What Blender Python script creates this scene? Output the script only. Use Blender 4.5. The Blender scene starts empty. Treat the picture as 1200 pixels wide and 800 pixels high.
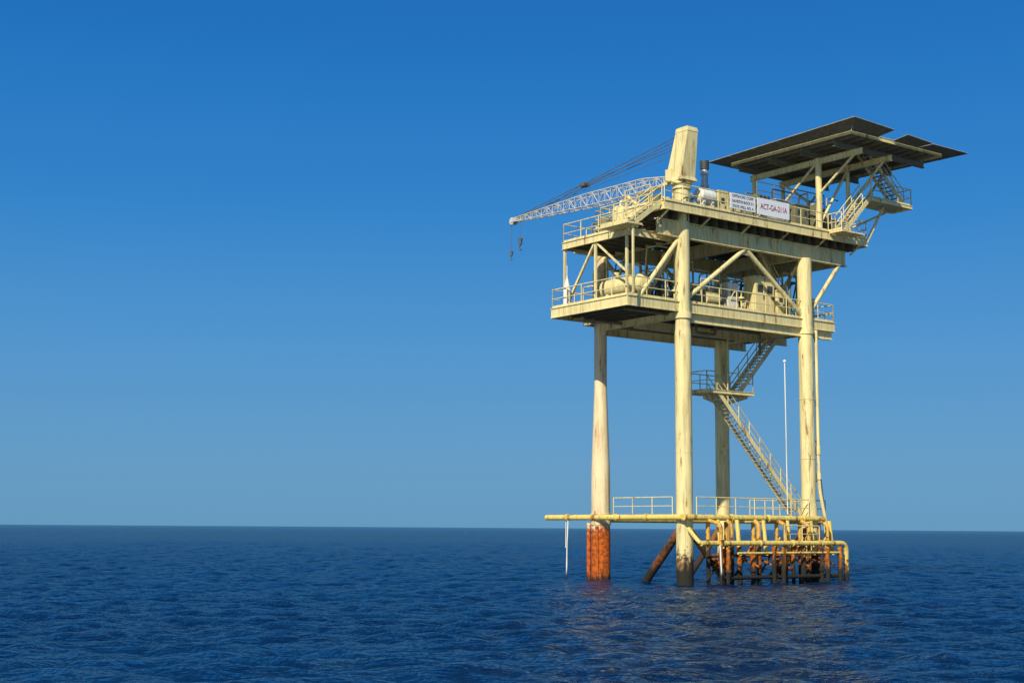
import bpy, math, random
import numpy as np
from mathutils import Vector, Matrix, Euler
R = random.Random(7)
scene = bpy.context.scene
scene.view_settings.view_transform = 'Standard'
scene.view_settings.look = 'None'
scene.view_settings.exposure = 0

# ------------------------------------------------------------------ materials
def nt(name):
    m = bpy.data.materials.new(name); m.use_nodes = True
    t = m.node_tree; return m, t, t.nodes['Principled BSDF']
def N(t, typ, **kw):
    n = t.nodes.new(typ)
    for k, v in kw.items(): setattr(n, k, v)
    return n
def math_(t, op, a, b=None, c=None, clamp=False):
    n = N(t, 'ShaderNodeMath', operation=op, use_clamp=clamp)
    for i, x in enumerate((a, b, c)):
        if x is None: continue
        if isinstance(x, (int, float)): n.inputs[i].default_value = x
        else: t.links.new(x, n.inputs[i])
    return n.outputs[0]
def mixc(t, f, a, b):
    n = N(t, 'ShaderNodeMix', data_type='RGBA')
    if isinstance(f, (int, float)): n.inputs[0].default_value = f
    else: t.links.new(f, n.inputs[0])
    for i, x in ((6, a), (7, b)):
        if isinstance(x, tuple): n.inputs[i].default_value = (*x, 1)
        else: t.links.new(x, n.inputs[i])
    return n.outputs[2]
def noise(t, co, scale, detail=4, rough=.6):
    n = N(t, 'ShaderNodeTexNoise'); n.inputs['Scale'].default_value = scale
    n.inputs['Detail'].default_value = detail; n.inputs['Roughness'].default_value = rough
    t.links.new(co, n.inputs['Vector']); return n.outputs[0]
def ramp01(t, v, lo, hi):
    n = N(t, 'ShaderNodeMapRange', interpolation_type='SMOOTHSTEP')
    n.inputs[1].default_value = lo; n.inputs[2].default_value = hi
    t.links.new(v, n.inputs[0]); return n.outputs[0]

def paint(name, col, rust_lv=1.8, spread=3.0, patch=.66, col2=None, rustcol=(.36, .105, .018), grow=.75, rough=.5, dk=(.47, .56), grime=.6):
    """weathered offshore coating; corrosion depends on height above sea (splash zone)"""
    m, t, b = nt(name)
    tc = N(t, 'ShaderNodeTexCoord'); co = tc.outputs['Object']
    sep = N(t, 'ShaderNodeSeparateXYZ'); t.links.new(co, sep.inputs[0]); z = sep.outputs[2]
    mp = N(t, 'ShaderNodeMapping'); mp.inputs['Scale'].default_value = (1, 1, .18); t.links.new(co, mp.inputs[0])
    mp2 = N(t, 'ShaderNodeMapping'); mp2.inputs['Scale'].default_value = (1, 1, .07); t.links.new(co, mp2.inputs[0])
    n1 = noise(t, mp.outputs[0], 2.3, 6, .65)
    n2 = noise(t, co, .55, 3)
    n3 = noise(t, co, 5.0, 6, .7)
    n4 = noise(t, mp.outputs[0], 1.1, 4, .6)
    n5 = noise(t, mp2.outputs[0], 5.5, 5, .7)
    dark = tuple(c * .76 for c in col)
    c = mixc(t, ramp01(t, n1, .42, .72), col, col2 or dark)
    c = mixc(t, math_(t, 'MULTIPLY', ramp01(t, n2, .4, .7), .35), c, tuple(x * 1.1 for x in col))
    c = mixc(t, math_(t, 'MULTIPLY', ramp01(t, n5, .48, .66), grime), c, (col[0] * .48, col[1] * .42, col[2] * .38))
    c = mixc(t, math_(t, 'MULTIPLY', ramp01(t, n1, patch, patch + .07), .85), c, (.26, .10, .028))
    h = math_(t, 'SUBTRACT', rust_lv, z)
    h = math_(t, 'ADD', h, math_(t, 'MULTIPLY', math_(t, 'SUBTRACT', n3, .5), spread * 2))
    rf = ramp01(t, h, -.25, .35)
    rc = mixc(t, ramp01(t, n3, .4, .62), rustcol, tuple(x * .4 for x in rustcol))
    rc = mixc(t, ramp01(t, n4, *dk), rc, (.045, .028, .018))
    c = mixc(t, rf, c, rc)
    g = math_(t, 'ADD', math_(t, 'SUBTRACT', grow, z), math_(t, 'MULTIPLY', math_(t, 'SUBTRACT', n1, .5), 1.8))
    gf = ramp01(t, g, -.15, .35)
    c = mixc(t, gf, c, (.022, .02, .014))
    t.links.new(c, b.inputs['Base Color'])
    r = N(t, 'ShaderNodeMapRange'); r.inputs[3].default_value = rough; r.inputs[4].default_value = .9
    t.links.new(rf, r.inputs[0]); t.links.new(r.outputs[0], b.inputs['Roughness'])
    b.inputs['Specular IOR Level'].default_value = .3
    bp = N(t, 'ShaderNodeBump'); bp.inputs['Strength'].default_value = .35; bp.inputs['Distance'].default_value = .03
    t.links.new(n3, bp.inputs['Height']); t.links.new(bp.outputs[0], b.inputs['Normal'])
    return m
def plain(name, col, rough=.6, metal=0, var=.3):
    m, t, b = nt(name)
    tc = N(t, 'ShaderNodeTexCoord')
    n1 = noise(t, tc.outputs['Object'], 3.1, 5)
    c = mixc(t, ramp01(t, n1, .35, .7), col, tuple(x * (1 - var) for x in col))
    t.links.new(c, b.inputs['Base Color'])
    b.inputs['Roughness'].default_value = rough; b.inputs['Metallic'].default_value = metal
    return m

CREAM = (.79, .66, .30)
M_cream = paint('cream_marine_paint', CREAM, rust_lv=1.7, spread=1.7, grow=1.15, rustcol=(.28, .15, .055), patch=.60)
M_legL = paint('peeling_leg_paint', (.80, .64, .36), rust_lv=3.2, spread=1.3, col2=(.72, .50, .27), patch=.60, rustcol=(.58, .125, .012), grow=.4, dk=(.49, .54))
M_yel = paint('yellow_paint', (.80, .60, .15), rust_lv=1.3, spread=2.8, patch=.57, rustcol=(.46, .16, .025))
M_post = paint('corroded_post_paint', (.70, .40, .07), rust_lv=2.4, spread=3.0, patch=.5, rustcol=(.50, .15, .018), grow=1.1, dk=(.50, .6))
M_rust = paint('rusted_steel', (.26, .10, .035), rust_lv=2.5, spread=2, rustcol=(.22, .075, .02), grow=1.0)
M_white = paint('white_paint', (.80, .78, .66), rust_lv=0, spread=.5, patch=.68, grime=.35)
M_grey = plain('galvanised_steel', (.40, .40, .35), .5, .1)
M_boom = plain('aluminium_boom', (.62, .59, .50), .55, .1)
M_dark = plain('dark_machinery', (.05, .055, .05), .6)
M_olive = plain('olive_machinery', (.20, .19, .10), .6)
M_under = plain('deck_plate', (.13, .115, .065), .75)
M_heli = plain('helideck_plate', (.22, .20, .13), .8)
M_signw = plain('sign_white', (.80, .80, .77), .5, 0, .05)
M_magenta = plain('sign_magenta', (.34, .02, .07), .5, 0, .1)
M_black = plain('sign_black', (.02, .02, .03), .5, 0, .1)
M_net = plain('safety_shelf_plate', (.20, .18, .12), .9)
M_netf = plain('safety_shelf_frame', (.34, .31, .20), .8)

# ------------------------------------------------------------------ mesh builder
class Part:
    def __init__(s): s.v = []; s.f = []; s.s = []
    def add(s, vs, fs, smooth=False):
        o = len(s.v); s.v += [tuple(x) for x in vs]
        s.f += [tuple(i + o for i in f) for f in fs]; s.s += [smooth] * len(fs)
    def box(s, x0, x1, y0, y1, z0, z1):
        s.add([(x0, y0, z0), (x1, y0, z0), (x1, y1, z0), (x0, y1, z0), (x0, y0, z1), (x1, y0, z1), (x1, y1, z1), (x0, y1, z1)],
              [(0, 3, 2, 1), (4, 5, 6, 7), (0, 1, 5, 4), (1, 2, 6, 5), (2, 3, 7, 6), (3, 0, 4, 7)])
    def frame(s, a, b):
        a = Vector(a); b = Vector(b); d = (b - a).normalized()
        up = Vector((0, 0, 1)) if abs(d.z) < .98 else Vector((0, 1, 0))
        x = d.cross(up).normalized(); y = x.cross(d).normalized()
        return a, b, x, y
    def tube(s, a, b, r, r2=None, n=10, caps=True):
        r2 = r if r2 is None else r2
        a, b, x, y = s.frame(a, b); vs = []
        for k in range(n):
            t = 2 * math.pi * k / n; o = x * math.cos(t) + y * math.sin(t)
            vs += [a + o * r, b + o * r2]
        s.add(vs, [(2 * k, (2 * k + 2) % (2 * n), (2 * k + 3) % (2 * n), 2 * k + 1) for k in range(n)], True)
        if caps:
            s.add([vs[2 * k] for k in range(n)], [tuple(range(n))[::-1]])
            s.add([vs[2 * k + 1] for k in range(n)], [tuple(range(n))])
    def beam(s, a, b, w, h):
        a, b, x, y = s.frame(a, b); vs = []
        for p in (a, b):
            for i, j in ((-1, -1), (1, -1), (1, 1), (-1, 1)): vs.append(p + x * w / 2 * i + y * h / 2 * j)
        s.add(vs, [(0, 3, 2, 1), (4, 5, 6, 7), (0, 1, 5, 4), (1, 2, 6, 5), (2, 3, 7, 6), (3, 0, 4, 7)])
    def ibeam(s, a, b, w, h, tf=.03, tw=.02):
        a = Vector(a); b = Vector(b); u = Vector((0, 0, 1))
        s.beam(a + u * (h / 2 - tf / 2), b + u * (h / 2 - tf / 2), w, tf)
        s.beam(a - u * (h / 2 - tf / 2), b - u * (h / 2 - tf / 2), w, tf)
        s.beam(a, b, tw, h - 2 * tf)
    def sphere(s, c, r, n=10, m=6, sz=1):
        c = Vector(c); vs = []; fs = []
        for i in range(m + 1):
            ph = math.pi * i / m
            for k in range(n):
                t = 2 * math.pi * k / n
                vs.append(c + Vector((math.sin(ph) * math.cos(t) * r, math.sin(ph) * math.sin(t) * r, math.cos(ph) * r * sz)))
        for i in range(m):
            for k in range(n):
                fs.append((i * n + k, (i + 1) * n + k, (i + 1) * n + (k + 1) % n, i * n + (k + 1) % n))
        s.add(vs, fs, True)
    def pipe(s, pts, r, n=8, bend=None):
        pts = [Vector(p) for p in pts]; bend = bend or r * 2.5
        out = [pts[0]]
        for i in range(1, len(pts) - 1):
            p = pts[i]; d0 = pts[i - 1] - p; d1 = pts[i + 1] - p
            bb = min(bend, d0.length * .45, d1.length * .45)
            if bb < 1e-4: continue
            A = p + d0.normalized() * bb; B = p + d1.normalized() * bb
            for k in range(5):
                t = k / 4; out.append(A * (1 - t) ** 2 + p * 2 * t * (1 - t) + B * t * t)
        out.append(pts[-1])
        for i in range(len(out) - 1):
            s.tube(out[i], out[i + 1], r, n=n, caps=(i == 0 or i == len(out) - 2))
            if i: s.sphere(out[i], r * .995, 8, 5)
    def vessel(s, a, b, r, n=20):
        a = Vector(a); b = Vector(b); d = (b - a).normalized()
        prof = []
        for k in range(5):
            t = k / 4 * math.pi / 2; prof.append((a - d * r * .55 * math.cos(t), max(.001, r * math.sin(t))))
        for k in range(5):
            t = k / 4 * math.pi / 2; prof.append((b + d * r * .55 * math.sin(t), max(.001, r * math.cos(t))))
        for (p0, r0), (p1, r1) in zip(prof, prof[1:]):
            if (p1 - p0).length > 1e-5: s.tube(p0, p1, r0, r1, n, False)
    def obj(s, name, mat, parent):
        me = bpy.data.meshes.new(name); me.from_pydata(s.v, [], s.f); me.update()
        me.polygons.foreach_set('use_smooth', s.s)
        me.materials.append(mat)
        o = bpy.data.objects.new(name, me); scene.collection.objects.link(o)
        if parent: o.parent = parent
        return o

A37 = math.radians(37.0)
ORG = (9.7, 80.0, 0)
def root(name):
    e = bpy.data.objects.new(name, None); scene.collection.objects.link(e)
    e.location = ORG; e.rotation_euler = (0, 0, A37); return e
PLAT = root('offshore_platform')

def railing(P, pts, h=1.1, r=.032, step=1.45, toe=True, mids=(.5,)):
    for a, b in zip(pts, pts[1:]):
        a = Vector(a); b = Vector(b); L = (b - a).length; n = max(1, round(L / step))
        for k in range(n + 1):
            p = a.lerp(b, k / n); P.tube(p, p + Vector((0, 0, h)), r, n=6)
        P.tube(a + Vector((0, 0, h)), b + Vector((0, 0, h)), r * 1.05, n=6)
        for m in mids: P.tube(a + Vector((0, 0, h * m)), b + Vector((0, 0, h * m)), r * .8, n=6)
        if toe: P.beam(a + Vector((0, 0, .08)), b + Vector((0, 0, .08)), .012, .12)
def stairs(S, T, Rl, a, b, side, w=.85, rise=.21, h=.95):
    a = Vector(a); b = Vector(b); sd = Vector(side)
    for q in (0, w):
        S.beam(a + sd * q, b + sd * q, .05, .26)
        nr = max(2, round((b - a).length / 1.3))
        for k in range(nr + 1):
            p = a.lerp(b, k / nr) + sd * q; Rl.tube(p, p + Vector((0, 0, h)), .03, n=6)
        for m in (.5, 1): Rl.tube(a + sd * q + Vector((0, 0, h * m)), b + sd * q + Vector((0, 0, h * m)), .032, n=6)
    n = int((b.z - a.z) / rise)
    for k in range(1, n):
        p = a.lerp(b, k / n) + sd * w / 2
        T.beam(p - sd * (w / 2 - .03), p + sd * (w / 2 - .03), .24, .035)

# ------------------------------------------------------------------ legs
LEGS = {'C': (0, 0), 'R': (10.34, 0), 'L': (0, 7.18), 'B': (10.34, 7.18)}
P = Part()
P.tube((0, 0, -4), (0, 0, 14.0), .475, n=32); P.tube((0, 0, 14.0), (0, 0, 14.4), .475, .43, n=32, caps=False); P.tube((0, 0, 14.4), (0, 0, 21.2), .43, n=32)
P.obj('leg_front', M_cream, PLAT)
P = Part()
x, y = LEGS['R']; P.tube((x, y, -4), (x, y, 19.6), .45, n=32); P.tube((x, y, -4), (x, y, 4.6), .50, n=32)
P.obj('leg_right', M_cream, PLAT)
P = Part()
x, y = LEGS['B']; P.tube((x, y, -4), (x, y, 19.6), .45, n=32); P.obj('leg_back', M_cream, PLAT)
P = Part()
x, y = LEGS['L']; P.tube((x, y, -4), (x, y, 6.0), .57, n=32, caps=False); P.tube((x, y, 6), (x, y, 11.5), .57, .385, n=32, caps=False)
P.tube((x, y, 11.5), (x, y, 19.6), .385, n=32); P.tube((x, y, 3.3), (x, y, 3.95), .62, n=32)
P.pipe([(-.45, 7.75, -3), (-.45, 7.75, 3.4)], .13); P.tube((-.5, 6.9, -3), (-.5, 6.9, 3.3), .1)
P.obj('leg_left', M_legL, PLAT)
P = Part()
for k, (x, y) in LEGS.items():
    r = .475 if k == 'C' else .46
    if k != 'L':
        for z in (7.3, 10.9): P.tube((x, y, z), (x, y, z + .05), r + .012, n=32)
        P.tube((x, y, 14.9), (x, y, 15.25), r + .05, n=32)
P.obj('leg_collars', M_cream, PLAT)

# ------------------------------------------------------------------ deck helper
def fascia(P, outline, z0, z1, w=.14):
    n = len(outline)
    for i in range(n):
        a = outline[i]; b = outline[(i + 1) % n]; zm = (z0 + z1) / 2
        P.ibeam((a[0], a[1], zm), (b[0], b[1], zm), w, z1 - z0)
def plate(P, outline, z0, z1):
    n = len(outline)
    vs = [(x, y, z0) for x, y in outline] + [(x, y, z1) for x, y in outline]
    P.add(vs, [tuple(range(n))[::-1], tuple(range(n, 2 * n))] + [(i, (i + 1) % n, n + (i + 1) % n, n + i) for i in range(n)])

# lower deck
LD = [(-4.3, -.12), (12.9, -.12), (12.9, 7.7), (-.9, 7.7), (-.9, 6.6), (-4.3, 6.6)]
P = Part(); fascia(P, LD, 15.26, 15.845)
for q in (-.1, 3.6, 7.18): P.ibeam((-.3, q + .16, 15.0), (12.8, q + .16, 15.0), .22, .5)
for p in (0.0, 10.34): P.ibeam((p, .1, 15.15), (p, 7.6, 15.15), .2, .42)
P.obj('lower_deck_edge_beams', M_cream, PLAT)
P = Part(); plate(P, [(x + (.06 if x < 0 else -.06), y + (.06 if y < 1 else -.06)) for x, y in LD], 15.74, 15.83)
x = -3.6
while x < 12.7:
    P.ibeam((x, 0, 15.57), (x, 6.5 if x < -.9 else 7.6, 15.57), .12, .32); x += .85
P.obj('lower_deck_plate', M_under, PLAT)
P = Part()   # under-deck drain lines and cable trays
P.pipe([(-3.4, 1.2, 15.3), (12.4, 1.2, 15.3)], .07, 8); P.pipe([(-3.0, 5.2, 15.2), (6, 5.2, 15.2), (6, 3.0, 15.2), (9.5, 3.0, 15.2), (9.5, 3.0, 13.9)], .09, 8)
P.box(2, 12, 6.0, 6.35, 15.08, 15.2); P.pipe([(3, 2, 15.5), (3, 2, 14.6), (4.6, 2, 14.6), (4.6, 2, 15.5)], .08, 8)
P.obj('underdeck_pipework', M_olive, PLAT)
RL = Part()
z = 15.85
railing(RL, [(-4.25, 6.55, z), (-4.25, -.08, z), (12.85, -.08, z), (12.85, 7.6, z)])
railing(RL, [(-4.25, 6.55, z), (-.9, 6.55, z)])
railing(RL, [(12.85, 0.6, 15.5), (13.6, .6, 15.5), (13.6, 2.6, 15.5)], toe=False)
P = Part(); P.box(12.98, 13.6, .6, 2.6, 15.42, 15.5); P.obj('side_step', M_cream, PLAT)

# upper deck
UD = [(-2.2, -.9), (15.3, -.9), (15.3, 7.7), (0, 7.7), (0, 2.5), (-2.2, 2.5)]
P = Part(); fascia(P, UD, 20.82, 21.345)
for q in (0.0, 7.18): P.ibeam((-2.0, q, 20.02), (14.2, q, 20.02), .34, .95, .05, .03)
for p in (0.0, 5.17, 10.34, 14.0): P.ibeam((p + .01, .2, 20.0), (p + .01, 7.0, 20.0), .26, .8, .04)
for p in (2.6, 5.17, 7.7, 12.4):
    for s_ in (-.1, .1): P.box(p - .012, p + .012, s_ - .06, s_ + .06, 19.6, 20.44)
for k in range(6):
    p = -1.9 + k * 3.3
    P.beam((p, -.85, 20.8), (p, -.05, 20.35), .07, .1)
P.obj('upper_deck_girders', M_cream, PLAT)
P = Part(); plate(P, [(x + (.06 if x < 0 else -.06), y + (.06 if y < 1 else -.06)) for x, y in UD], 21.24, 21.33)
x = -1.6
while x < 15.2:
    P.ibeam((x, -.5, 20.86), (x, 2.4 if x < 0 else 7.6, 20.86), .14, .7); x += .8
P.obj('upper_deck_plate', M_under, PLAT)
z = 21.35
railing(RL, [(-2.15, 2.45, z), (-2.15, .3, z)]); railing(RL, [(-2.15, -.85, z), (12.0, -.85, z)]); railing(RL, [(13.6, -.85, z), (15.25, -.85, z), (15.25, 7.6, z), (0, 7.6, z), (0, 2.45, z)])

# side mezzanine (left)
SP = [(-3.7, .5), (-.1, .5), (-.1, 6.3), (-3.7, 6.3)]
P = Part(); fascia(P, SP, 19.38, 19.8)
for q, p in ((.7, -3.6), (3.4, -3.6), (6.2, -3.6), (6.2, -.3)): P.beam((p, q, 15.85), (p, q, 19.4), .13, .13)
P.beam((-3.6, 6.1, 15.9), (-3.6, 3.5, 19.35), .13, .13); P.beam((-3.6, .8, 17.4), (-3.6, 3.3, 19.35), .1, .1)
P.beam((-.1, 6.6, 15.9), (-.1, 4.6, 19.4), .13, .13)
P.obj('mezzanine_frame', M_cream, PLAT)
P = Part(); plate(P, [(-3.64, .56), (-.16, .56), (-.16, 6.24), (-3.64, 6.24)], 19.68, 19.78)
for k in range(6): P.ibeam((-3.5, 1.1 + k * .9, 19.53), (-.2, 1.1 + k * .9, 19.53), .1, .28)
P.obj('mezzanine_plate', M_under, PLAT)
railing(RL, [(-3.65, 1.5, 19.8), (-3.65, 6.25, 19.8), (-.15, 6.25, 19.8)])

# truss bracing between decks
P = Part()
def br(a, b, r=.14): P.tube(a, b, r, n=14)
br((.3, 0, 16.1), (5.05, 0, 19.5)); br((5.3, 0, 19.5), (10.1, 0, 16.0))
br((-3.3, 0, 15.9), (-.2, 0, 19.6), .13); br((10.6, 0, 16.1), (13.5, 0, 19.5), .13)
br((.3, 7.18, 16.1), (5.05, 7.18, 19.5)); br((5.3, 7.18, 19.5), (10.1, 7.18, 16.0)); br((10.6, 7.18, 16.1), (13.5, 7.18, 19.5), .13)
br((0, .3, 19.5), (0, 3.5, 16.0), .12); br((0, 3.7, 16.0), (0, 6.9, 19.5), .12)
br((10.34, .3, 19.5), (10.34, 3.5, 16.0), .12); br((10.34, 3.7, 16.0), (10.34, 6.9, 19.5), .12)
P.box(4.75, 5.6, -.02, .02, 19.2, 19.6)
P.obj('truss_braces', M_cream, PLAT)

# ------------------------------------------------------------------ helideck
HX0, HX1, HY0, HY1 = 10.6, 19.4, -3.7, 6.3
P = Part(); plate(P, [(HX0, HY0), (HX1, HY0), (HX1, HY1), (HX0, HY1)], 26.92, 27.02)
x = HX0 + .5
while x < HX1 - .1: P.ibeam((x, HY0 + .1, 26.79), (x, HY1 - .1, 26.79), .1, .24); x += .82
P.obj('helideck_plate', M_heli, PLAT)
P = Part()
for q in (-2.3, .3, 3.0, 5.6): P.ibeam((HX0, q, 26.48), (HX1, q, 26.48), .2, .38)
P.obj('helideck_joists', M_heli, PLAT)
P = Part()
fascia(P, [(HX0, HY0), (HX1, HY0), (HX1, HY1), (HX0, HY1)], 26.76, 27.03, .1)
for p, q in ((12.2, .3), (12.2, 5.8), (15.0, .3), (15, 5.8)):
    P.tube((p, q, 21.3), (p, q, 26.3), .2 if (p, q) == (12.2, .3) else .13, n=16)
for p in (12.2, 15): P.ibeam((p, -3.2, 26.1), (p, 6.1, 26.1), .2, .36)
for a, b in (((15, .3, 22.3), (18.6, .3, 26.3)), ((15, 5.8, 22.3), (18.6, 5.6, 26.3)), ((12.2, .3, 24), (12.2, -2.6, 26)),
             ((15, .3, 23.6), (15, -2.6, 26)), ((12.2, .3, 22), (15, .3, 26)), ((12.2, 5.8, 22), (12.2, .5, 26)), ((15, .3, 22), (15, 5.6, 26))):
    P.tube(a, b, .085, n=12)
P.obj('helideck_frame', M_cream, PLAT)
P = Part(); F = Part()
zi = 26.98
def shelf(a, b, ao, bo, z0, z1=None):
    z1 = z0 if z1 is None else z1
    P.add([(*a, zi), (*b, zi), (*bo, z1), (*ao, z0)], [(0, 1, 2, 3)])
    P.add([(*a, zi - .03), (*b, zi - .03), (*bo, z1 - .03), (*ao, z0 - .03)], [(0, 3, 2, 1)])
    F.tube((*ao, z0), (*bo, z1), .03, n=6); F.tube((*a, zi), (*ao, z0), .02, n=6); F.tube((*b, zi), (*bo, z1), .02, n=6)
    L = (Vector(b) - Vector(a)).length; n = max(1, int(L / 1.6))
    for k in range(1, n):
        t = k / n; F.tube((a[0] + (b[0] - a[0]) * t, a[1] + (b[1] - a[1]) * t, zi - .05), (ao[0] + (bo[0] - ao[0]) * t, ao[1] + (bo[1] - ao[1]) * t, z0 + (z1 - z0) * t - .05), .018, n=6)
XO, XI, YO, YI = HX0 - 1.1, HX1 + 1.15, HY0 - 1.15, HY1 + 1.15
shelf((HX0, HY0 - .05), (13.0, HY0 - .05), (XO, YO), (13.2, YO), 27.35, 27.2)
shelf((14.5, HY0 - .05), (16.9, HY0 - .05), (14.5, YO), (16.9, YO), 27.12, 27.0)
shelf((17.0, HY0 - .05), (HX1, HY0 - .05), (17.0, YO), (XI, YO), 26.95, 26.95)
shelf((HX1 + .05, HY0), (HX1 + .05, HY1), (XI, YO), (XI, YI), 26.95, 27.1)
shelf((HX1, HY1 + .05), (HX0, HY1 + .05), (XI, YI), (XO, YI), 27.1)
shelf((HX0 - .05, HY1), (HX0 - .05, HY0), (XO, YI), (XO, YO), 27.05, 27.35)
P.obj('helideck_safety_shelf', M_net, PLAT); F.obj('helideck_shelf_frame', M_netf, PLAT)

# ------------------------------------------------------------------ stairs
S = Part(); T = Part()
stairs(S, T, RL, (12.1, -1.9, 21.4), (14.5, -1.9, 23.75), (0, 1, 0), .85)
P = Part(); P.box(14.5, 18.5, -2.0, -.4, 23.62, 23.7); fascia(P, [(14.5, -2.0), (18.5, -2), (18.5, -.4), (14.5, -.4)], 23.5, 23.72, .08)
P.beam((15.2, -.9, 21.1), (16.6, -1.2, 23.5), .13, .13); P.tube((15.1, .1, 22.2), (17.8, -.6, 23.5), .07)
P.box(11.6, 13.7, -2.0, -.98, 21.2, 21.3)
P.obj('stair_landing', M_cream, PLAT)
railing(RL, [(14.5, -1.95, 23.7), (18.45, -1.95, 23.7), (18.45, -.45, 23.7), (16.5, -.45, 23.7)])
railing(RL, [(11.6, -.9, 21.3), (11.6, -1.95, 21.3)])
stairs(S, T, RL, (18.0, -1.75, 23.75), (14.6, -1.75, 26.7), (0, 1, 0), .85)
stairs(S, T, RL, (-4.2, -.7, 19.85), (-2.2, -.7, 21.3), (0, 1, 0), .8)
P = Part(); P.box(-4.9, -3.78, -.8, 1.6, 19.7, 19.8); P.beam((-4.3, -.6, 15.9), (-4.3, -.6, 19.7), .1, .1); P.obj('stair_foot_landing', M_cream, PLAT)
railing(RL, [(-4.85, -.75, 19.8), (-4.85, 1.5, 19.8), (-3.7, 1.5, 19.8)])
stairs(S, T, RL, (11.9, 2.2, 15.9), (8.2, 2.2, 20.9), (0, 1, 0), .8)
stairs(S, T, RL, (7.6, 3.0, 11.35), (11.8, 3.0, 15.7), (0, 1, 0), .85)
stairs(S, T, RL, (11.9, 2.0, 4.0), (4.7, 2.0, 11.3), (0, 1, 0), .85)
S.obj('stair_stringers', M_cream, PLAT); T.obj('stair_treads', M_grey, PLAT)
P = Part(); P.box(3.8, 7.8, 1.95, 3.95, 11.22, 11.3); fascia(P, [(3.8, 1.95), (7.8, 1.95), (7.8, 3.95), (3.8, 3.95)], 11.1, 11.32, .1)
P.beam((5.5, 3.9, 11.05), (10.3, 7.1, 11.05), .16, .2); P.beam((7.5, 2.3, 11.05), (10.1, 6.9, 11.05), .16, .2)
P.beam((7.4, 3.6, 11.0), (10.2, 7.0, 8.2), .12, .12); P.beam((7.6, 3.9, 11.3), (7.6, 3.9, 15.3), .1, .1)
P.obj('mid_landing', M_cream, PLAT)
railing(RL, [(4.6, 2.0, 11.3), (3.85, 2.0, 11.3), (3.85, 3.9, 11.3), (7.75, 3.9, 11.3)], toe=False)
railing(RL, [(5.6, 2.0, 11.3), (7.75, 2.0, 11.3), (7.75, 2.95, 11.3)], toe=False)

# ------------------------------------------------------------------ base frame
P = Part()
P.pipe([(-.62, -.5, 3.72), (-.62, 11.6, 3.72)], .165, 16); P.pipe([(-.7, -.66, 3.72), (10.9, -.66, 3.72)], .165, 16)
P.pipe([(10.34, 0, 3.6), (10.34, 7.2, 3.6)], .17, 12); P.pipe([(-.3, 7.2, 3.6), (10.34, 7.2, 3.6)], .17, 12)
for q in (2.4, 5.0, 9.5): P.tube((-.62, q, 3.72), (-.62, q + .12, 3.72), .21, n=16)
for p in (3.0, 6.0, 9.0): P.tube((p, -.66, 3.72), (p + .12, -.66, 3.72), .21, n=16)
P.obj('base_ring_pipes', M_yel, PLAT)
P = Part()
P.box(-.4, 10.6, .45, 1.35, 3.78, 3.84); P.box(-.4, .45, 1.4, 5.6, 3.785, 3.845); P.box(8.5, 12.6, 1.4, 3.2, 3.78, 3.84)
P.obj('base_walkway_grating', M_yel, PLAT)
railing(RL, [(-.45, 5.5, 3.85), (-.45, .5, 3.85)], h=1.0, toe=False); railing(RL, [(.5, -.45, 3.85), (9.8, -.45, 3.85)], h=1.0, toe=False); railing(RL, [(10.9, .6, 3.85), (12.5, .6, 3.85), (12.5, 3.1, 3.85), (8.5, 3.1, 3.85)], h=1.0, toe=False)
railing(RL, [(6.6, -1.4, 2.35), (9.6, -1.4, 2.35)], h=.95, toe=False)
RL.obj('railings', M_cream, PLAT)
P = Part()
P.tube((0, .3, 3.1), (0, 4.2, -.9), .24, n=16); P.tube((.3, 0, 3.1), (4.2, 0, -.9), .2, n=16)
P.tube((10.34, .3, 3.1), (10.34, 4.2, -.9), .2, n=16); P.tube((10, 7.18, 3.1), (6.3, 7.18, -.9), .2, n=16); P.tube((10.0, 0, 3.1), (6.3, 0, -.9), .18, n=12)
P.obj('jacket_braces', M_rust, PLAT)
# boat landing / riser cluster
Y = Part(); O = Part()
Y.pipe([(-.2, -1.5, 2.3), (11.85, -1.5, 2.3), (11.85, -1.5, -2)], .145, 12, .45)
Y.pipe([(-.3, -.6, 3.1), (-.3, -1.5, 2.3), (.4, -1.5, 2.3)], .12, 10, .3)
Y.pipe([(2.4, -1.75, 1.75), (10.9, -1.75, 1.75)], .07, 10)
xs = [1.15, 1.6, 2.1, 2.65, 3.25, 4.1, 4.75, 5.3, 6.1, 6.7, 7.3, 8.15, 8.8, 9.3, 9.9, 10.5, 11.1]
for i, x in enumerate(xs):
    x += R.uniform(-.1, .1); r = R.uniform(.11, .17); q = R.choice((-1.1, -1.35, -1.72))
    if i % 3 == 0:
        O.pipe([(x, -.8, 3.55), (x, q, 3.35), (x + R.uniform(-.05, .05), q, -2.5)], r * .9, 10, .3)
    elif i % 3 == 1:
        Y.pipe([(x, -.95, 3.6), (x, -1.15, 1.6)], r * .9, 10); O.pipe([(x, q, 2.1), (x + R.uniform(-.12, .12), q, -2.5)], r, 10)
    else:
        O.pipe([(x, q, 2.2 + R.uniform(-.3, .1)), (x + R.uniform(-.1, .1), q - .05, -2.5)], r, 10)
    if i % 2: O.tube((x, -1.8, .9 + R.uniform(-.2, .3)), (x, -.3, 1.5), .07)
    if i % 3 == 0: O.tube((x + .3, -.4, -2.5), (x + .3, -.4, 3.5), .12, n=10)
    if i % 4 == 1: O.tube((x, q, .7), (x, q, .85), r * 1.5, n=12)
for k in range(5):
    a = 1.2 + k * 2; O.tube((a, -.5, .2), (a + 2, -.5, 2.6), .07)
O.tube((1.2, -.5, 1.6), (11, -.5, 1.6), .1, n=10); O.tube((1.2, -1.6, .4), (11.3, -1.6, .4), .12, n=10)
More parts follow.
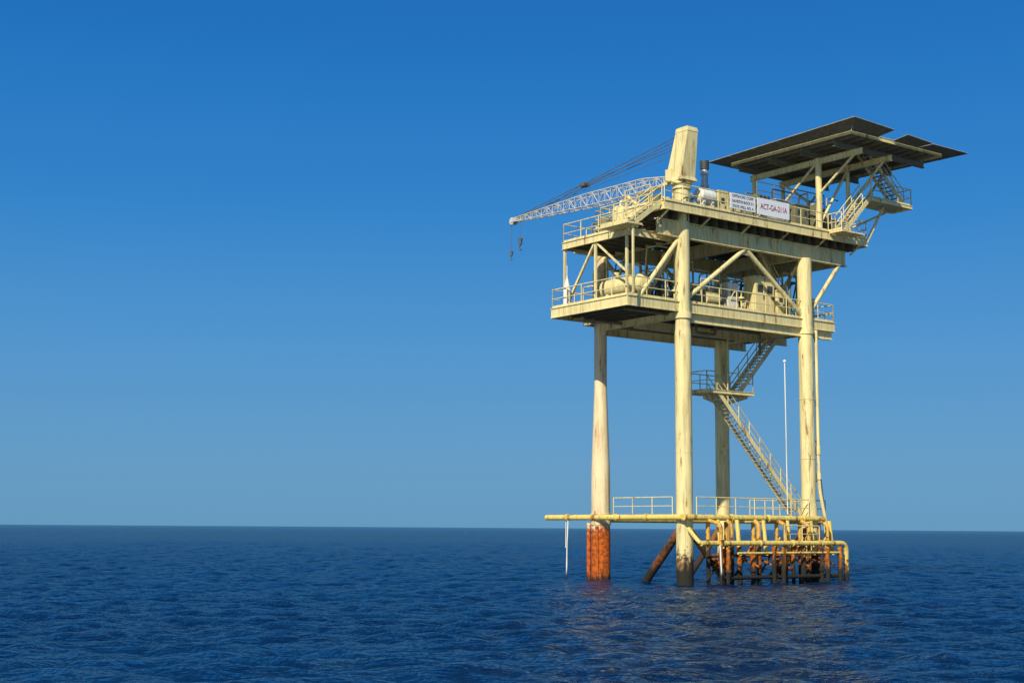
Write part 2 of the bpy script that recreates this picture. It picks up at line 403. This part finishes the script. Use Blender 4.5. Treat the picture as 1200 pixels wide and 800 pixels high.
for x, r in ((1.4, .2), (4.4, .18), (7.1, .2), (9.6, .18)):
    Y.tube((x, -1.5, 2.3), (x + .12, -1.5, 2.3), r, n=14)
Y.obj('boat_landing_rails', M_yel, PLAT); O.obj('boat_landing_posts', M_post, PLAT)
# risers / conduits
P = Part()
P.pipe([(11.05, -.2, 15.2), (11.05, -.2, 5.6), (11.7, -.25, 3.0), (11.7, -.25, -2)], .11, 10, .8)
P.pipe([(11.35, .1, 15.2), (11.35, .1, 7.2), (11.9, .1, 3.4), (12.0, .1, -2)], .09, 10, .8)
for z in (6, 8.4, 10.8, 13.2): P.beam((10.5, -.1, z), (11.4, 0, z), .08, .1)
P.tube((11.05, -.2, 7.6), (11.05, -.2, 8.1), .16); P.tube((11.05, -.2, 6.1), (11.05, -.2, 6.5), .16)
P.pipe([(.95, .5, 19.5), (.95, .5, 5.4)], .055, 8); P.tube((.95, .5, 5.3), (.95, .5, 5.8), .09)
P.obj('riser_pipes', M_cream, PLAT)
P = Part(); P.pipe([(9.3, .8, 13.2), (9.22, .7, 4)], .035, 6); P.sphere((9.3, .8, 13.25), .1)
P.pipe([(-.62, 9.5, 3.6), (-.66, 9.55, 2.2), (-.6, 9.65, .9), (-.68, 9.6, -.3)], .045, 6); P.pipe([(-.62, 9.7, 3.6), (-.60, 9.75, 1.9)], .03, 6)
P.pipe([(1.0, -1.75, 2.2), (1.05, -1.78, .8), (1.0, -1.8, -.3)], .05, 6)
P.obj('mooring_ropes', M_white, PLAT)

# ------------------------------------------------------------------ equipment
def sub(name):
    return root(name)
e = sub('pressure_vessel'); P = Part()
P.vessel((-2.0, 1.2, 16.9), (-2.0, 4.2, 16.9), .55, 24)
for q in (1.6, 3.8): P.box(-2.4, -1.6, q - .12, q + .12, 15.85, 16.6)
P.pipe([(-2.0, 2.2, 17.4), (-2.0, 2.2, 18.2), (-1.2, 2.2, 18.2), (-1.2, 2.2, 16)], .09); P.tube((-2.0, 3.4, 17.4), (-2.0, 3.4, 17.8), .2)
for q in (1.2, 4.2): P.tube((-2.0, q, 16.9), (-2.0, q + .06, 16.9), .58, n=24)
P.obj('shell', M_cream, e)
e = sub('pressure_vessel'); P = Part()
P.vessel((2.2, 4.0, 16.8), (5.0, 4.0, 16.8), .55, 20)
for p in (2.6, 4.6): P.box(p - .1, p + .1, 3.6, 4.4, 15.85, 16.4)
P.obj('shell', M_white, e)
e = sub('separator_tank'); P = Part()
P.vessel((-1.5, 3.6, 20.5), (-1.5, 3.6, 21.6), .5, 20); P.tube((-1.5, 3.6, 19.8), (-1.5, 3.6, 20.4), .42, n=16)
P.pipe([(-1.5, 3.6, 21.8), (-1.5, 3.6, 22.2), (-.5, 3.6, 22.2), (-.5, 3.6, 20)], .07)
P.obj('shell', M_cream, e)
e = sub('separator_tank'); P = Part()
P.vessel((-1.6, 4.9, 20.5), (-1.6, 4.9, 21.2), .42, 20); P.tube((-1.6, 4.9, 19.8), (-1.6, 4.9, 20.4), .36, n=16)
P.pipe([(-2.0, 4.9, 20.9), (-2.6, 4.9, 20.9), (-2.6, 4.9, 19.9)], .06)
P.obj('shell', M_olive, e)
P = Part()   # mezzanine manifold
for k in range(5):
    y = 1.2 + k * .55
    P.pipe([(-2.9, y, 19.8), (-2.9, y, 20.5), (-.6, y, 20.5), (-.6, y, 21.0)], .06, 8); P.tube((-2.9, y, 20.1), (-2.9, y, 20.2), .14, n=10)
P.tube((-2.2, 1.0, 20.6), (-2.2, 3.8, 20.6), .12, n=12)
P.obj('mezzanine_manifold', M_olive, PLAT)
e = sub('storage_tank'); P = Part()
P.vessel((1.3, -.1, 22.25), (2.3, -.1, 22.25), .42, 20)
for p in (1.45, 2.15): P.box(p - .08, p + .08, -.4, .2, 21.35, 21.95)
P.obj('shell', M_white, e)
def cabinet(x0, x1, y0, y1, z0, h, mat=M_cream, name='control_cabinet'):
    e = sub(name); P = Part(); D = Part()
    P.box(x0, x1, y0, y1, z0 + .1, z0 + h); P.box(x0 - .05, x1 + .05, y0 - .06, y1 + .06, z0 + h, z0 + h + .06)
    P.box(x0 + .1, x1 - .1, y0 + .1, y1 - .1, z0, z0 + .1)
    n = max(1, round((x1 - x0) / .75))
    for k in range(n):
        a = x0 + (x1 - x0) * k / n + .05; b = x0 + (x1 - x0) * (k + 1) / n - .05
        P.box(a, b, y0 - .03, y0, z0 + .2, z0 + h - .1)
        D.box(a + .15, b - .15, y0 - .05, y0 - .03, z0 + h * .62, z0 + h * .8); D.box(b - .12, b - .07, y0 - .07, y0 - .03, z0 + h * .45, z0 + h * .55)
    P.obj('casing', mat, e); D.obj('panels', M_dark, e)
cabinet(6.9, 8.6, .9, 1.8, 15.85, 2.4); cabinet(5.3, 6.2, 1.6, 2.3, 15.85, 1.9, M_white); cabinet(8.8, 9.5, .9, 1.5, 15.85, 1.7); cabinet(3.4, 4.3, 1.9, 2.5, 15.85, 1.4, M_cream); cabinet(11.2, 12.2, .9, 1.6, 15.85, 1.5, M_cream)
cabinet(4.4, 6.4, 1.4, 2.6, 21.35, 1.9, M_cream); cabinet(13.2, 14.4, 3, 4.2, 21.35, 2.2, M_olive); cabinet(9.4, 10.6, -.2, .6, 21.35, 1.5, M_olive); cabinet(11.2, 11.9, 1.2, 2.0, 21.35, 2.0, M_dark); cabinet(7.8, 8.9, -.1, .6, 21.35, 1.6, M_grey)
def skid(name, x0, y0, z0, L, W, H, mat):
    e = sub(name); P = Part(); D = Part(); G = Part()
    for y_ in (y0, y0 + W): D.ibeam((x0, y_, z0 + .1), (x0 + L, y_, z0 + .1), .12, .2)
    G.box(x0 + .1 * L, x0 + .55 * L, y0 + .15 * W, y0 + .85 * W, z0 + .2, z0 + .2 + H * .55)
    P.tube((x0 + .6 * L, y0 + W / 2, z0 + .2 + H * .3), (x0 + .95 * L, y0 + W / 2, z0 + .2 + H * .3), H * .25, n=16)
    for k in range(4): P.tube((x0 + L * (.15 + .1 * k), y0 + W / 2, z0 + .2 + H * .5), (x0 + L * (.15 + .1 * k), y0 + W / 2, z0 + H * .9), H * .07)
    G.box(x0 + L * .02, x0 + L * .08, y0 + .1, y0 + W - .1, z0 + .2, z0 + H * .85)
    P.pipe([(x0 + .3 * L, y0 + .1, z0 + .4 * H), (x0 + .3 * L, y0 - .2, z0 + .4 * H), (x0 + .3 * L, y0 - .2, z0 + H), (x0 + .8 * L, y0 - .2, z0 + H)], .05)
    P.obj('engine', mat, e); D.obj('base', M_grey, e); G.obj('housing', M_olive if mat != M_olive else M_dark, e)
skid('generator_skid', 7.6, 1.2, 21.35, 3.6, 1.5, 2.6, M_dark); skid('generator_skid', 8.2, 4, 21.35, 3.6, 1.5, 3.0, M_olive); skid('generator_skid', 12.6, .8, 21.35, 2.2, 1.3, 2.6, M_grey); skid('generator_skid', 11.9, 5.2, 21.35, 3, 1.5, 3.2, M_dark)
skid('compressor_skid', 1.2, .9, 15.85, 3.0, 1.0, 1.7, M_cream); skid('compressor_skid', 8.0, 4.4, 15.85, 3.4, 1.5, 2.0, M_olive); skid('compressor_skid', -1, 5, 15.85, 2.4, 1.2, 1.6, M_cream)
skid('pump_skid', 1.2, 3.2, 21.35, 3.2, 1.5, 1.9, M_cream)
for nm, mat, zz, top, cnt, xr in (('lower_deck_pipework', M_cream, 15.85, 19.4, 38, (-1.5, 12.3)), ('upper_deck_pipework', M_grey, 21.35, 23.8, 34, (4, 14.5)), ('fuel_pipework', M_dark, 21.35, 24.4, 34, (7.5, 14.8)), ('process_pipework', M_olive, 15.85, 19.4, 34, (-1, 12.3))):
    P = Part()
    for k in range(cnt):
        x = R.uniform(*xr); y = R.uniform(.8, 6.8); x2 = x + R.uniform(-2, 2); x2 = min(max(x2, xr[0]), xr[1]); h = zz + R.uniform(.7, 1) * (top - zz) * R.choice((.5, .8, 1))
        r = R.choice((.04, .05, .07, .1))
        P.pipe([(x, y, zz), (x, y, h), (x2, y, h), (x2, min(7, y + R.uniform(.2, 1.2)), h), (x2, min(7, y + 1.2), zz)], r, 6)
        if k % 3 == 0: P.tube((x, y, zz + .9), (x, y, zz + 1.0), .2, n=12); P.tube((x, y - .25, zz + .5), (x, y - .2, zz + .5), .15, n=12)
    P.obj(nm, mat, PLAT)
P = Part(); P.box(8.6, 14.9, 2.2, 3.0, 23.5, 23.56); railing(P, [(8.6, 2.2, 23.56), (14.9, 2.2, 23.56)])
for x in (8.7, 10.7, 12.8, 14.8): P.beam((x, 2.3, 21.3), (x, 2.3, 23.5), .1, .1)
P.obj('service_walkway', M_olive, PLAT)
e = sub('exhaust_stack'); P = Part(); D = Part()
P.tube((2.85, 1.0, 21.35), (2.85, 1.0, 24.3), .2, n=16); D.tube((2.85, 1, 24.25), (2.85, 1, 24.75), .27, n=16); P.tube((2.85, 1.0, 23.2), (2.85, 1, 23.3), .26, n=16); P.tube((2.85, 1.0, 23.9), (2.85, 1, 24.0), .26, n=16)
P.obj('pipe', plain('stack_steel', (.55, .55, .52), .4, .5), e); D.obj('cap', M_dark, e)
e = sub('navigation_lantern'); P = Part()
P.tube((-4.0, 5.5, 15.85), (-4.0, 5.5, 16.8), .22, .22, n=12); P.tube((-4.0, 5.5, 16.8), (-4, 5.5, 17.5), .22, .07, n=12); P.tube((-4, 5.5, 17.5), (-4, 5.5, 18.3), .02, n=6)
for s_ in (-.25, .25): P.tube((-4 + s_, 5.5, 15.85), (-4, 5.5, 17.7), .025, n=6); P.tube((-4, 5.5 + s_, 15.85), (-4, 5.5, 17.7), .025, n=6)
P.obj('body', M_white, e)

# ------------------------------------------------------------------ signs
def sign(name, x0, x1, z0, z1, lines, mat, q=-.98):
    e = sub(name); P = Part(); P.box(x0, x1, q, q + .04, z0, z1)
    P.obj('board', M_signw, e)
    n = len(lines); hh = (z1 - z0) / n
    for i, s_ in enumerate(lines):
        c = bpy.data.curves.new('lettering', 'FONT'); c.body = s_; c.align_x = 'CENTER'; c.align_y = 'CENTER'
        c.extrude = .004; c.size = 1; c.offset = .002 if n > 1 else .008
        o = bpy.data.objects.new('lettering', c); scene.collection.objects.link(o)
        bpy.context.view_layer.update(); w = o.dimensions.x; hgt = hh * (.42 if n == 1 else .7)
        sx = (x1 - x0) * .84 / w
        o.scale = (min(sx, hgt * 1.35), hgt * 1.15, 1); o.rotation_euler = (math.pi / 2, 0, 0)
        o.location = ((x0 + x1) / 2, q - .008, z1 - hh * (i + .5)); o.parent = e; c.materials.append(mat)
sign('identification_sign', 5.25, 8.0, 21.55, 22.55, ['ACT-GA-211A'], M_magenta)
sign('identification_sign', 2.95, 5.05, 21.6, 22.5, ['OFFSHORE CORP', 'GALVESTON BLOCK 211', 'STATE WELL NO. A'], M_black)

# ------------------------------------------------------------------ crane
CR = root('pedestal_crane')
P = Part()
P.tube((0, 0, 21.0), (0, 0, 22.7), .46, n=28); P.tube((0, 0, 22.7), (0, 0, 22.85), .62, n=28); P.tube((0, 0, 22.4), (0, 0, 22.5), .55, n=28)
P.obj('pedestal', M_cream, CR)
P = Part()
def frus(P, c0, a0, b0, z0, c1, a1, b1, z1):
    vs = [(c0[0] + i * a0, c0[1] + j * b0, z0) for i, j in ((-1, -1), (1, -1), (1, 1), (-1, 1))] + [(c1[0] + i * a1, c1[1] + j * b1, z1) for i, j in ((-1, -1), (1, -1), (1, 1), (-1, 1))]
    P.add(vs, [(0, 3, 2, 1), (4, 5, 6, 7), (0, 1, 5, 4), (1, 2, 6, 5), (2, 3, 7, 6), (3, 0, 4, 7)])
frus(P, (0, .1), .54, .66, 23.0, (.1, -.35), .40, .50, 25.7); frus(P, (.1, -.35), .42, .52, 25.7, (.1, -.35), .38, .48, 25.95); frus(P, (.1, -.35), .38, .48, 25.951, (.1, -.35), .2, .25, 26.05)
frus(P, (0, 0), .6, .7, 22.85, (0, .05), .56, .66, 23.05)
P.box(-.62, -.53, .2, .7, 22.9, 23.6); P.box(.53, .62, .2, .7, 22.9, 23.6)
P.obj('king_post', M_cream, CR)
P = Part()
r0 = Vector((-.05, .7, 23.15)); tip = Vector((-1.3, 14.0, 22.85)); d = (tip - r0); L = d.length; dn = d.normalized()
sx = dn.cross(Vector((0, 0, 1))).normalized(); sz = sx.cross(dn).normalized()
def hw(t): return (.16 + .26 * min(1, t / .15)) if t < .15 else (.42 if t < .5 else .42 - (.42 - .14) * (t - .5) / .5)
nb = 26; prev = None
for k in range(nb + 1):
    t = k / nb; c = r0 + d * t; w = hw(t) * .8; h = hw(t) * .9
    cs = [c + sx * w * i + sz * h * j for i, j in ((-1, -1), (1, -1), (1, 1), (-1, 1))]
    for i in range(4): P.tube(cs[i], cs[(i + 1) % 4], .016, n=5)
    if prev:
        for i in range(4):
            P.tube(prev[i], cs[i], .034, n=6)
            j = (i + 1) % 4
            if k % 2: P.tube(prev[i], cs[j], .018, n=5)
            else: P.tube(prev[j], cs[i], .018, n=5)
    prev = cs
P.obj('boom_lattice', M_boom, CR)
P = Part(); tu = tip + dn * .1
P.box(tu.x - .2, tu.x + .2, tu.y - .25, tu.y + .3, tu.z - .15, tu.z + .12)
for s_ in (-.13, .13): P.tube(tu + sx * (s_ - .03) + Vector((0, .2, -.05)), tu + sx * (s_ + .03) + Vector((0, .2, -.05)), .24, n=18)
P.obj('boom_tip_sheaves', M_boom, CR)
P = Part()
br_ = Vector((-.75, 7.8, 24.05)); top = Vector((.05, -.1, 25.6))
for s_ in (-.2, .2):
    P.tube(top + Vector((s_, 0, 0)), br_ + Vector((s_, 0, 0)), .024, n=5); P.tube(top + Vector((s_, .1, -.5)), br_ + Vector((s_, 0, -.05)), .024, n=5)
    P.tube(br_ + Vector((s_, 0, 0)), tip + Vector((s_ * .6, -.2, .15)), .024, n=5)
    P.tube(br_ + Vector((s_, 0, 0)), r0 + d * .78 + Vector((s_, 0, .2)), .018, n=5)
P.tube(top + Vector((0, .2, -1.0)), tip + Vector((0, 0, .2)), .016, n=5)
P.tube(tu + Vector((0, .4, 0)), tu + Vector((0, .4, -2.0)), .02, n=5); P.tube(tu + Vector((0, -.55, -.1)), tu + Vector((0, -.55, -1.3)), .02, n=5)
P.box(br_.x - .25, br_.x + .25, br_.y - .25, br_.y + .25, br_.z - .1, br_.z + .1)
h1 = tu + Vector((0, .4, -2.0)); h2 = tu + Vector((0, -.55, -1.3))
def hook(P, c, s_):
    P.tube(c, c - Vector((0, 0, .4 * s_)), .15 * s_, .1 * s_, n=10)
    pts = [c + Vector((0, .13 * s_ * math.cos(a), -.62 * s_ + .16 * s_ * math.sin(a))) for a in [math.pi / 2 - k * .62 for k in range(8)]]
    for a, b in zip(pts, pts[1:]): P.tube(a, b, .04 * s_, n=6)
    P.tube(c - Vector((0, 0, .4 * s_)), pts[0], .04 * s_, n=6)
hook(P, h1, .75); hook(P, h2, 1.0)
P.obj('cables_and_hooks', plain('cable_steel', (.12, .12, .11), .6), CR)
P = Part()
P.tube((-.2, .6, 22.9), (-.25, 3.4, 22.75), .12, n=12); P.tube((-.25, 2.6, 21.4), (-.35, 4.2, 22.7), .1, n=10); P.tube((-.25, 4.9, 21.2), (-.35, 4.2, 22.7), .08, n=10)
P.beam((-.7, 4.25, 22.68), (.1, 4.25, 22.68), .12, .12)
P.obj('boom_rest', M_cream, CR)

# ------------------------------------------------------------------ sea
def axis_pts():
    ys = [-6000, -2500, -1000, -400, -150, -60, -20, 0, 10, 18]
    y = 22.0; st = .13
    while y < 300: ys.append(y); y += st; st = max(.12, y * .0029)
    while y < 30000: ys.append(y); y += st; st *= 1.04
    xs = list(np.arange(-36, 50, .16)); st = .16; x = xs[-1] + .16
    pos = []
    while x < 30000: pos.append(x); x += st; st *= 1.02 if x < 150 else 1.12
    neg = []; st = .16; x = -36.16
    while x > -30000: neg.append(x); x -= st; st *= 1.02 if x > -150 else 1.12
    return np.array(neg[::-1] + xs + pos), np.array(ys)
X, Yv = axis_pts()
dx = np.gradient(X); dy = np.gradient(Yv)
GX, GY = np.meshgrid(X, Yv); SP_ = np.maximum(dx[None, :], dy[:, None])
rng = np.random.default_rng(3); Z = np.zeros_like(GX)
lam = np.exp(np.linspace(math.log(.5), math.log(5), 50))
for l in lam:
    th = rng.normal(math.radians(62), .75); k = 2 * math.pi / l; ph = rng.uniform(0, 6.28)
    amp = .0068 * l ** .75
    att = np.clip((l / SP_ - 2.5) / 2.5, 0, 1)
    a = (GX * math.cos(th) + GY * math.sin(th)) * k + ph
    a = a + .6 * np.sin(GX * .31 + GY * .23 + ph * 3) + .4 * np.sin(GX * .7 - GY * .5 + ph * 5)
    Z += amp * att * (np.sin(a) + .25 * np.cos(2 * a))
verts = np.stack([GX, GY, Z], -1).reshape(-1, 3).astype(np.float32)
ny, nx = GX.shape
i = np.arange(ny * nx).reshape(ny, nx)
quads = np.stack([i[:-1, :-1], i[:-1, 1:], i[1:, 1:], i[1:, :-1]], -1).reshape(-1, 4).astype(np.int32)
me = bpy.data.meshes.new('sea_water'); me.vertices.add(len(verts)); me.vertices.foreach_set('co', verts.ravel())
me.loops.add(quads.size); me.loops.foreach_set('vertex_index', quads.ravel())
me.polygons.add(len(quads)); me.polygons.foreach_set('loop_start', np.arange(0, quads.size, 4, dtype=np.int32))
me.polygons.foreach_set('loop_total', np.full(len(quads), 4, dtype=np.int32)); me.polygons.foreach_set('use_smooth', np.ones(len(quads), bool))
me.update(); me.validate()
sea = bpy.data.objects.new('sea_water', me); scene.collection.objects.link(sea)
m = bpy.data.materials.new('sea_water'); m.use_nodes = True; t = m.node_tree; t.nodes.clear()
out = N(t, 'ShaderNodeOutputMaterial'); tc = N(t, 'ShaderNodeTexCoord')
mp = N(t, 'ShaderNodeMapping'); mp.inputs['Scale'].default_value = (.8, 1.3, 1); mp.inputs['Rotation'].default_value = (0, 0, .4); t.links.new(tc.outputs['Object'], mp.inputs[0])
na = noise(t, mp.outputs[0], 3.6, 4, .65); nb_ = noise(t, mp.outputs[0], .8, 4, .6); nc = noise(t, mp.outputs[0], .03, 4, .6); nd = noise(t, mp.outputs[0], .22, 5, .7)
hsum = math_(t, 'ADD', math_(t, 'MULTIPLY', na, .10), math_(t, 'ADD', math_(t, 'MULTIPLY', nb_, .25), math_(t, 'MULTIPLY', nd, .38)))
bp = N(t, 'ShaderNodeBump'); bp.inputs['Strength'].default_value = 1; bp.inputs['Distance'].default_value = 1.0; t.links.new(hsum, bp.inputs['Height'])
dif = N(t, 'ShaderNodeBsdfDiffuse'); c = mixc(t, ramp01(t, nc, .4, .6), (.0002, .012, .044), (.0002, .019, .062))
c = mixc(t, math_(t, 'MULTIPLY', ramp01(t, nd, .5, .66), .5), c, (.0001, .006, .022)); t.links.new(c, dif.inputs[0])
gl = N(t, 'ShaderNodeBsdfGlossy'); gl.inputs['Roughness'].default_value = .05; gl.inputs['Color'].default_value = (.8, .9, .95, 1); t.links.new(bp.outputs[0], gl.inputs['Normal'])
fr = N(t, 'ShaderNodeFresnel'); fr.inputs['IOR'].default_value = 1.34; t.links.new(bp.outputs[0], fr.inputs['Normal'])
ff = math_(t, 'MINIMUM', fr.outputs[0], .6)
mx = N(t, 'ShaderNodeMixShader'); t.links.new(ff, mx.inputs[0]); t.links.new(dif.outputs[0], mx.inputs[1]); t.links.new(gl.outputs[0], mx.inputs[2]); t.links.new(mx.outputs[0], out.inputs[0])
me.materials.append(m)

# ------------------------------------------------------------------ light, sky
el = math.radians(36); sd = Vector((-.40, -.91, 0)).normalized() * math.cos(el) + Vector((0, 0, math.sin(el)))
sun = bpy.data.lights.new('sun', 'SUN'); sun.energy = 4.9; sun.angle = math.radians(.5); sun.color = (1, .94, .80)
so = bpy.data.objects.new('sun', sun); so.rotation_euler = (-sd).to_track_quat('-Z', 'Y').to_euler(); scene.collection.objects.link(so)
w = bpy.data.worlds.new('World'); scene.world = w; w.use_nodes = True; t = w.node_tree
bg = t.nodes['Background']; bg.inputs[1].default_value = .1
sky = N(t, 'ShaderNodeTexSky', sky_type='NISHITA'); sky.sun_disc = False; sky.sun_elevation = el; sky.sun_rotation = math.atan2(sd.x, sd.y)
sky.air_density = 1.0; sky.dust_density = 1.0; sky.ozone_density = 2.0
tc = N(t, 'ShaderNodeTexCoord'); sp = N(t, 'ShaderNodeSeparateXYZ'); t.links.new(tc.outputs['Generated'], sp.inputs[0])
cr = N(t, 'ShaderNodeValToRGB'); t.links.new(sp.outputs[2], cr.inputs[0])
stops = [(0.0, (1.2, 3.2, 5.3)), (.05, (1.05, 3.15, 5.7)), (.13, (.66, 2.85, 6.1)), (.22, (.22, 2.2, 5.9)), (.36, (.02, 1.45, 5.0)), (.6, (.3, 1.5, 4.5))]
while len(cr.color_ramp.elements) < len(stops): cr.color_ramp.elements.new(.5)
for e_, (p_, c_) in zip(cr.color_ramp.elements, stops): e_.position = p_; e_.color = (*c_, 1)
hz = mixc(t, ramp01(t, sp.outputs[2], .3, .7), (.94, .94, .94), (.4, .4, .4))
mu = N(t, 'ShaderNodeMix', data_type='RGBA'); t.links.new(hz, mu.inputs[0])
t.links.new(sky.outputs[0], mu.inputs[6]); t.links.new(cr.outputs[0], mu.inputs[7]); t.links.new(mu.outputs[2], bg.inputs[0])

# ------------------------------------------------------------------ camera
cd = bpy.data.cameras.new('camera'); cam = bpy.data.objects.new('camera', cd); scene.collection.objects.link(cam)
cd.lens = 50; cd.sensor_width = 36; cd.clip_end = 60000; cd.clip_start = .1
mt = Euler((math.radians(97.45), 0, 0)).to_matrix() @ Matrix.Rotation(.0067, 3, 'Z')
cam.matrix_world = Matrix.Translation((0, 0, 3.08)) @ mt.to_4x4()
scene.camera = cam
